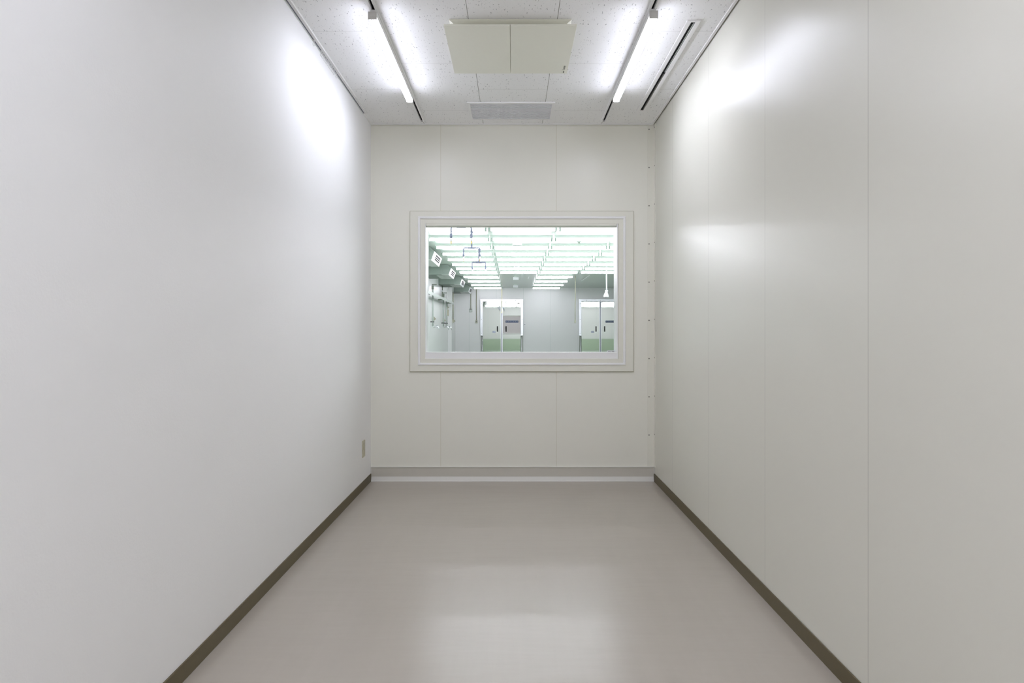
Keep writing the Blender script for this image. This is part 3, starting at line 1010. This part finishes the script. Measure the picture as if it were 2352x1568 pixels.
x = X(1187, d)
sdm = MB().tube([(x, d, FH), (x, d, FH - 0.02), (x, d, FH - 0.04)], [0.06, 0.06, 0.035], 16)
tag(obj('smoke_detector', sdm, M['acwhite'], origin=(x, d, FH)), 'white round smoke detector on the ceiling between lamp rows', 'smoke detector')
for xx, a, b, l in ((1.93, 18.0, 20.2, 'thin white cable run on the ceiling right of the hanging outlet'), (0.41, 18.3, 19.4, 'thin white cable run on the ceiling right of the small box lights')):
    tag(obj('ceiling_cable', MB().tube([(xx, a, FH - 0.005), (xx, b, FH - 0.005)], 0.005, 6), M['acwhite'], origin=(xx, a, FH)), l, 'cable', 'ceiling cables')

# left wall plumbing
def make_tap_pipe(d, xo, ztop, label, dark_top=True):
    x = FX0 + xo
    t = thing('water_pipe', label, 'pipe', (x, d, 1.0), 'water pipes on the left wall')
    zt = EYE + 0.10
    obj('pipe', MB().tube([(x, d, ztop), (x, d, zt)], 0.021, 10), M['pipe'], t)
    if dark_top:
        obj('upper_valve', MB().tube([(x, d, ztop - 0.02), (x, d, ztop - 0.10)], 0.028, 10).box(x - 0.02, x + 0.09, d - 0.02, d + 0.02, ztop + 0.0, ztop + 0.018, 0.003), M['darkpipe'], t)
    zv = EYE + 0.19
    obj('valve_lever', MB().box(x - 0.055, x + 0.035, d - 0.02, d + 0.02, zv - 0.009, zv + 0.010, 0.003), M['black'], t)
    obj('elbow', MB().tube([(x, d, zt + 0.01), (x, d, zt + 0.0), (x + 0.012, d, zt - 0.018), (x + 0.03, d, zt - 0.025), (x + 0.06, d, zt - 0.02)], 0.019, 10), M['pipe'], t)
    obj('tap', MB().tube([(x + 0.055, d, zt - 0.02), (x + 0.09, d, zt - 0.01), (x + 0.12, d, zt - 0.02), (x + 0.135, d, zt - 0.05), (x + 0.138, d, zt - 0.085)], [0.02, 0.024, 0.02, 0.014, 0.012], 10)
        .box(x + 0.075, x + 0.12, d - 0.008, d + 0.008, zt + 0.008, zt + 0.022, 0.003), M['chrome'], t, 'chrome tap')
    return t
make_tap_pipe(16.47, 0.06, 2.2, 'grey water pipe with a black valve and tap on the left wall, nearest of three')
make_tap_pipe(19.0, 0.06, 2.14, 'grey water pipe with a tap on the left wall, middle of three')
make_tap_pipe(19.87, 0.06, 2.02, 'grey water pipe with a tap on the left wall, farthest beside the pilaster', False)
for d, l in ((15.6, 'dark green drain pipe dropping from the second fan coil unit'), (18.85, 'dark green drain pipe dropping from the third fan coil unit')):
    x = FX0 + 0.045
    dp = thing('drain_pipe', l, 'pipe', (x, d, 1.95), 'dark drain pipes')
    obj('pipe', MB().tube([(x, d, 2.34), (x, d, 1.965)], 0.016, 8), M['darkpipe'], dp)
    obj('bracket', MB().box(FX0, x + 0.01, d - 0.012, d + 0.012, 2.18, 2.2).tube([(x - 0.02, d - 0.02, 2.19), (x + 0.02, d - 0.02, 2.19)], 0.012, 8), M['chrome'], dp)
tr = thing('pipe_support', 'grey steel angle shelf holding the pipes along the left wall', 'support', (FX0, 17.0, 1.95))
obj('angle', MB().box(FX0 + 0.088, FX0 + 0.20, 14.4, 20.7, 1.955, 1.963).box(FX0 + 0.192, FX0 + 0.20, 14.4, 20.7, 1.90, 1.955), M['pipe'], tr)
for yy in (15.2, 18.2, 20.4):
    obj('bracket', MB().box(FX0, FX0 + 0.19, yy, yy + 0.03, 1.92, 1.955), M['darkpipe'], tr)
def hood(d, xw, label, z=1.43):
    t = thing('covered_outlet', label, 'outlet', (xw, d, z), 'hooded outlets on the left wall')
    obj('box', MB().box(xw, xw + 0.03, d - 0.05, d + 0.05, z - 0.05, z + 0.06, 0.004), M['beigebox'], t)
    obj('hood', MB().prism([(xw + 0.03, z + 0.055), (xw + 0.03, z - 0.045), (xw + 0.05, z - 0.02), (xw + 0.085, z - 0.005)], d - 0.045, d + 0.045, 'Y'), M['conduit'], t, 'darker slanted hood')
    return t
hood(17.0, FX0, 'tan hooded outlet beside the nearest water pipe')
hood(19.45, FX0, 'tan hooded outlet between the two farther water pipes')
c1 = hood(21.35, -1.793, 'tan hooded outlet under a conduit on the side of the pilaster')
obj('conduit', MB().tube([(-1.778, 21.35, 1.49), (-1.778, 21.35, 2.3)], 0.014, 8), M['conduit'], c1)
jb = thing('switch_box', 'tall tan switch box with a conduit high on the left wall beside the pilaster', 'box', (FX0, 20.45, 1.58))
obj('box', MB().box(FX0, FX0 + 0.07, 20.38, 20.52, 1.575, 1.75, 0.006), M['beigebox'], jb)
obj('hood', MB().prism([(FX0 + 0.02, 1.86), (FX0 + 0.02, 1.77), (FX0 + 0.05, 1.79), (FX0 + 0.085, 1.81)], 20.40, 20.50, 'Y').box(FX0, FX0 + 0.02, 20.40, 20.50, 1.76, 1.87), M['conduit'], jb)
obj('conduit', MB().tube([(FX0 + 0.03, 20.45, 1.75), (FX0 + 0.03, 20.45, 2.3)], 0.016, 8), M['trimwhite'], jb)
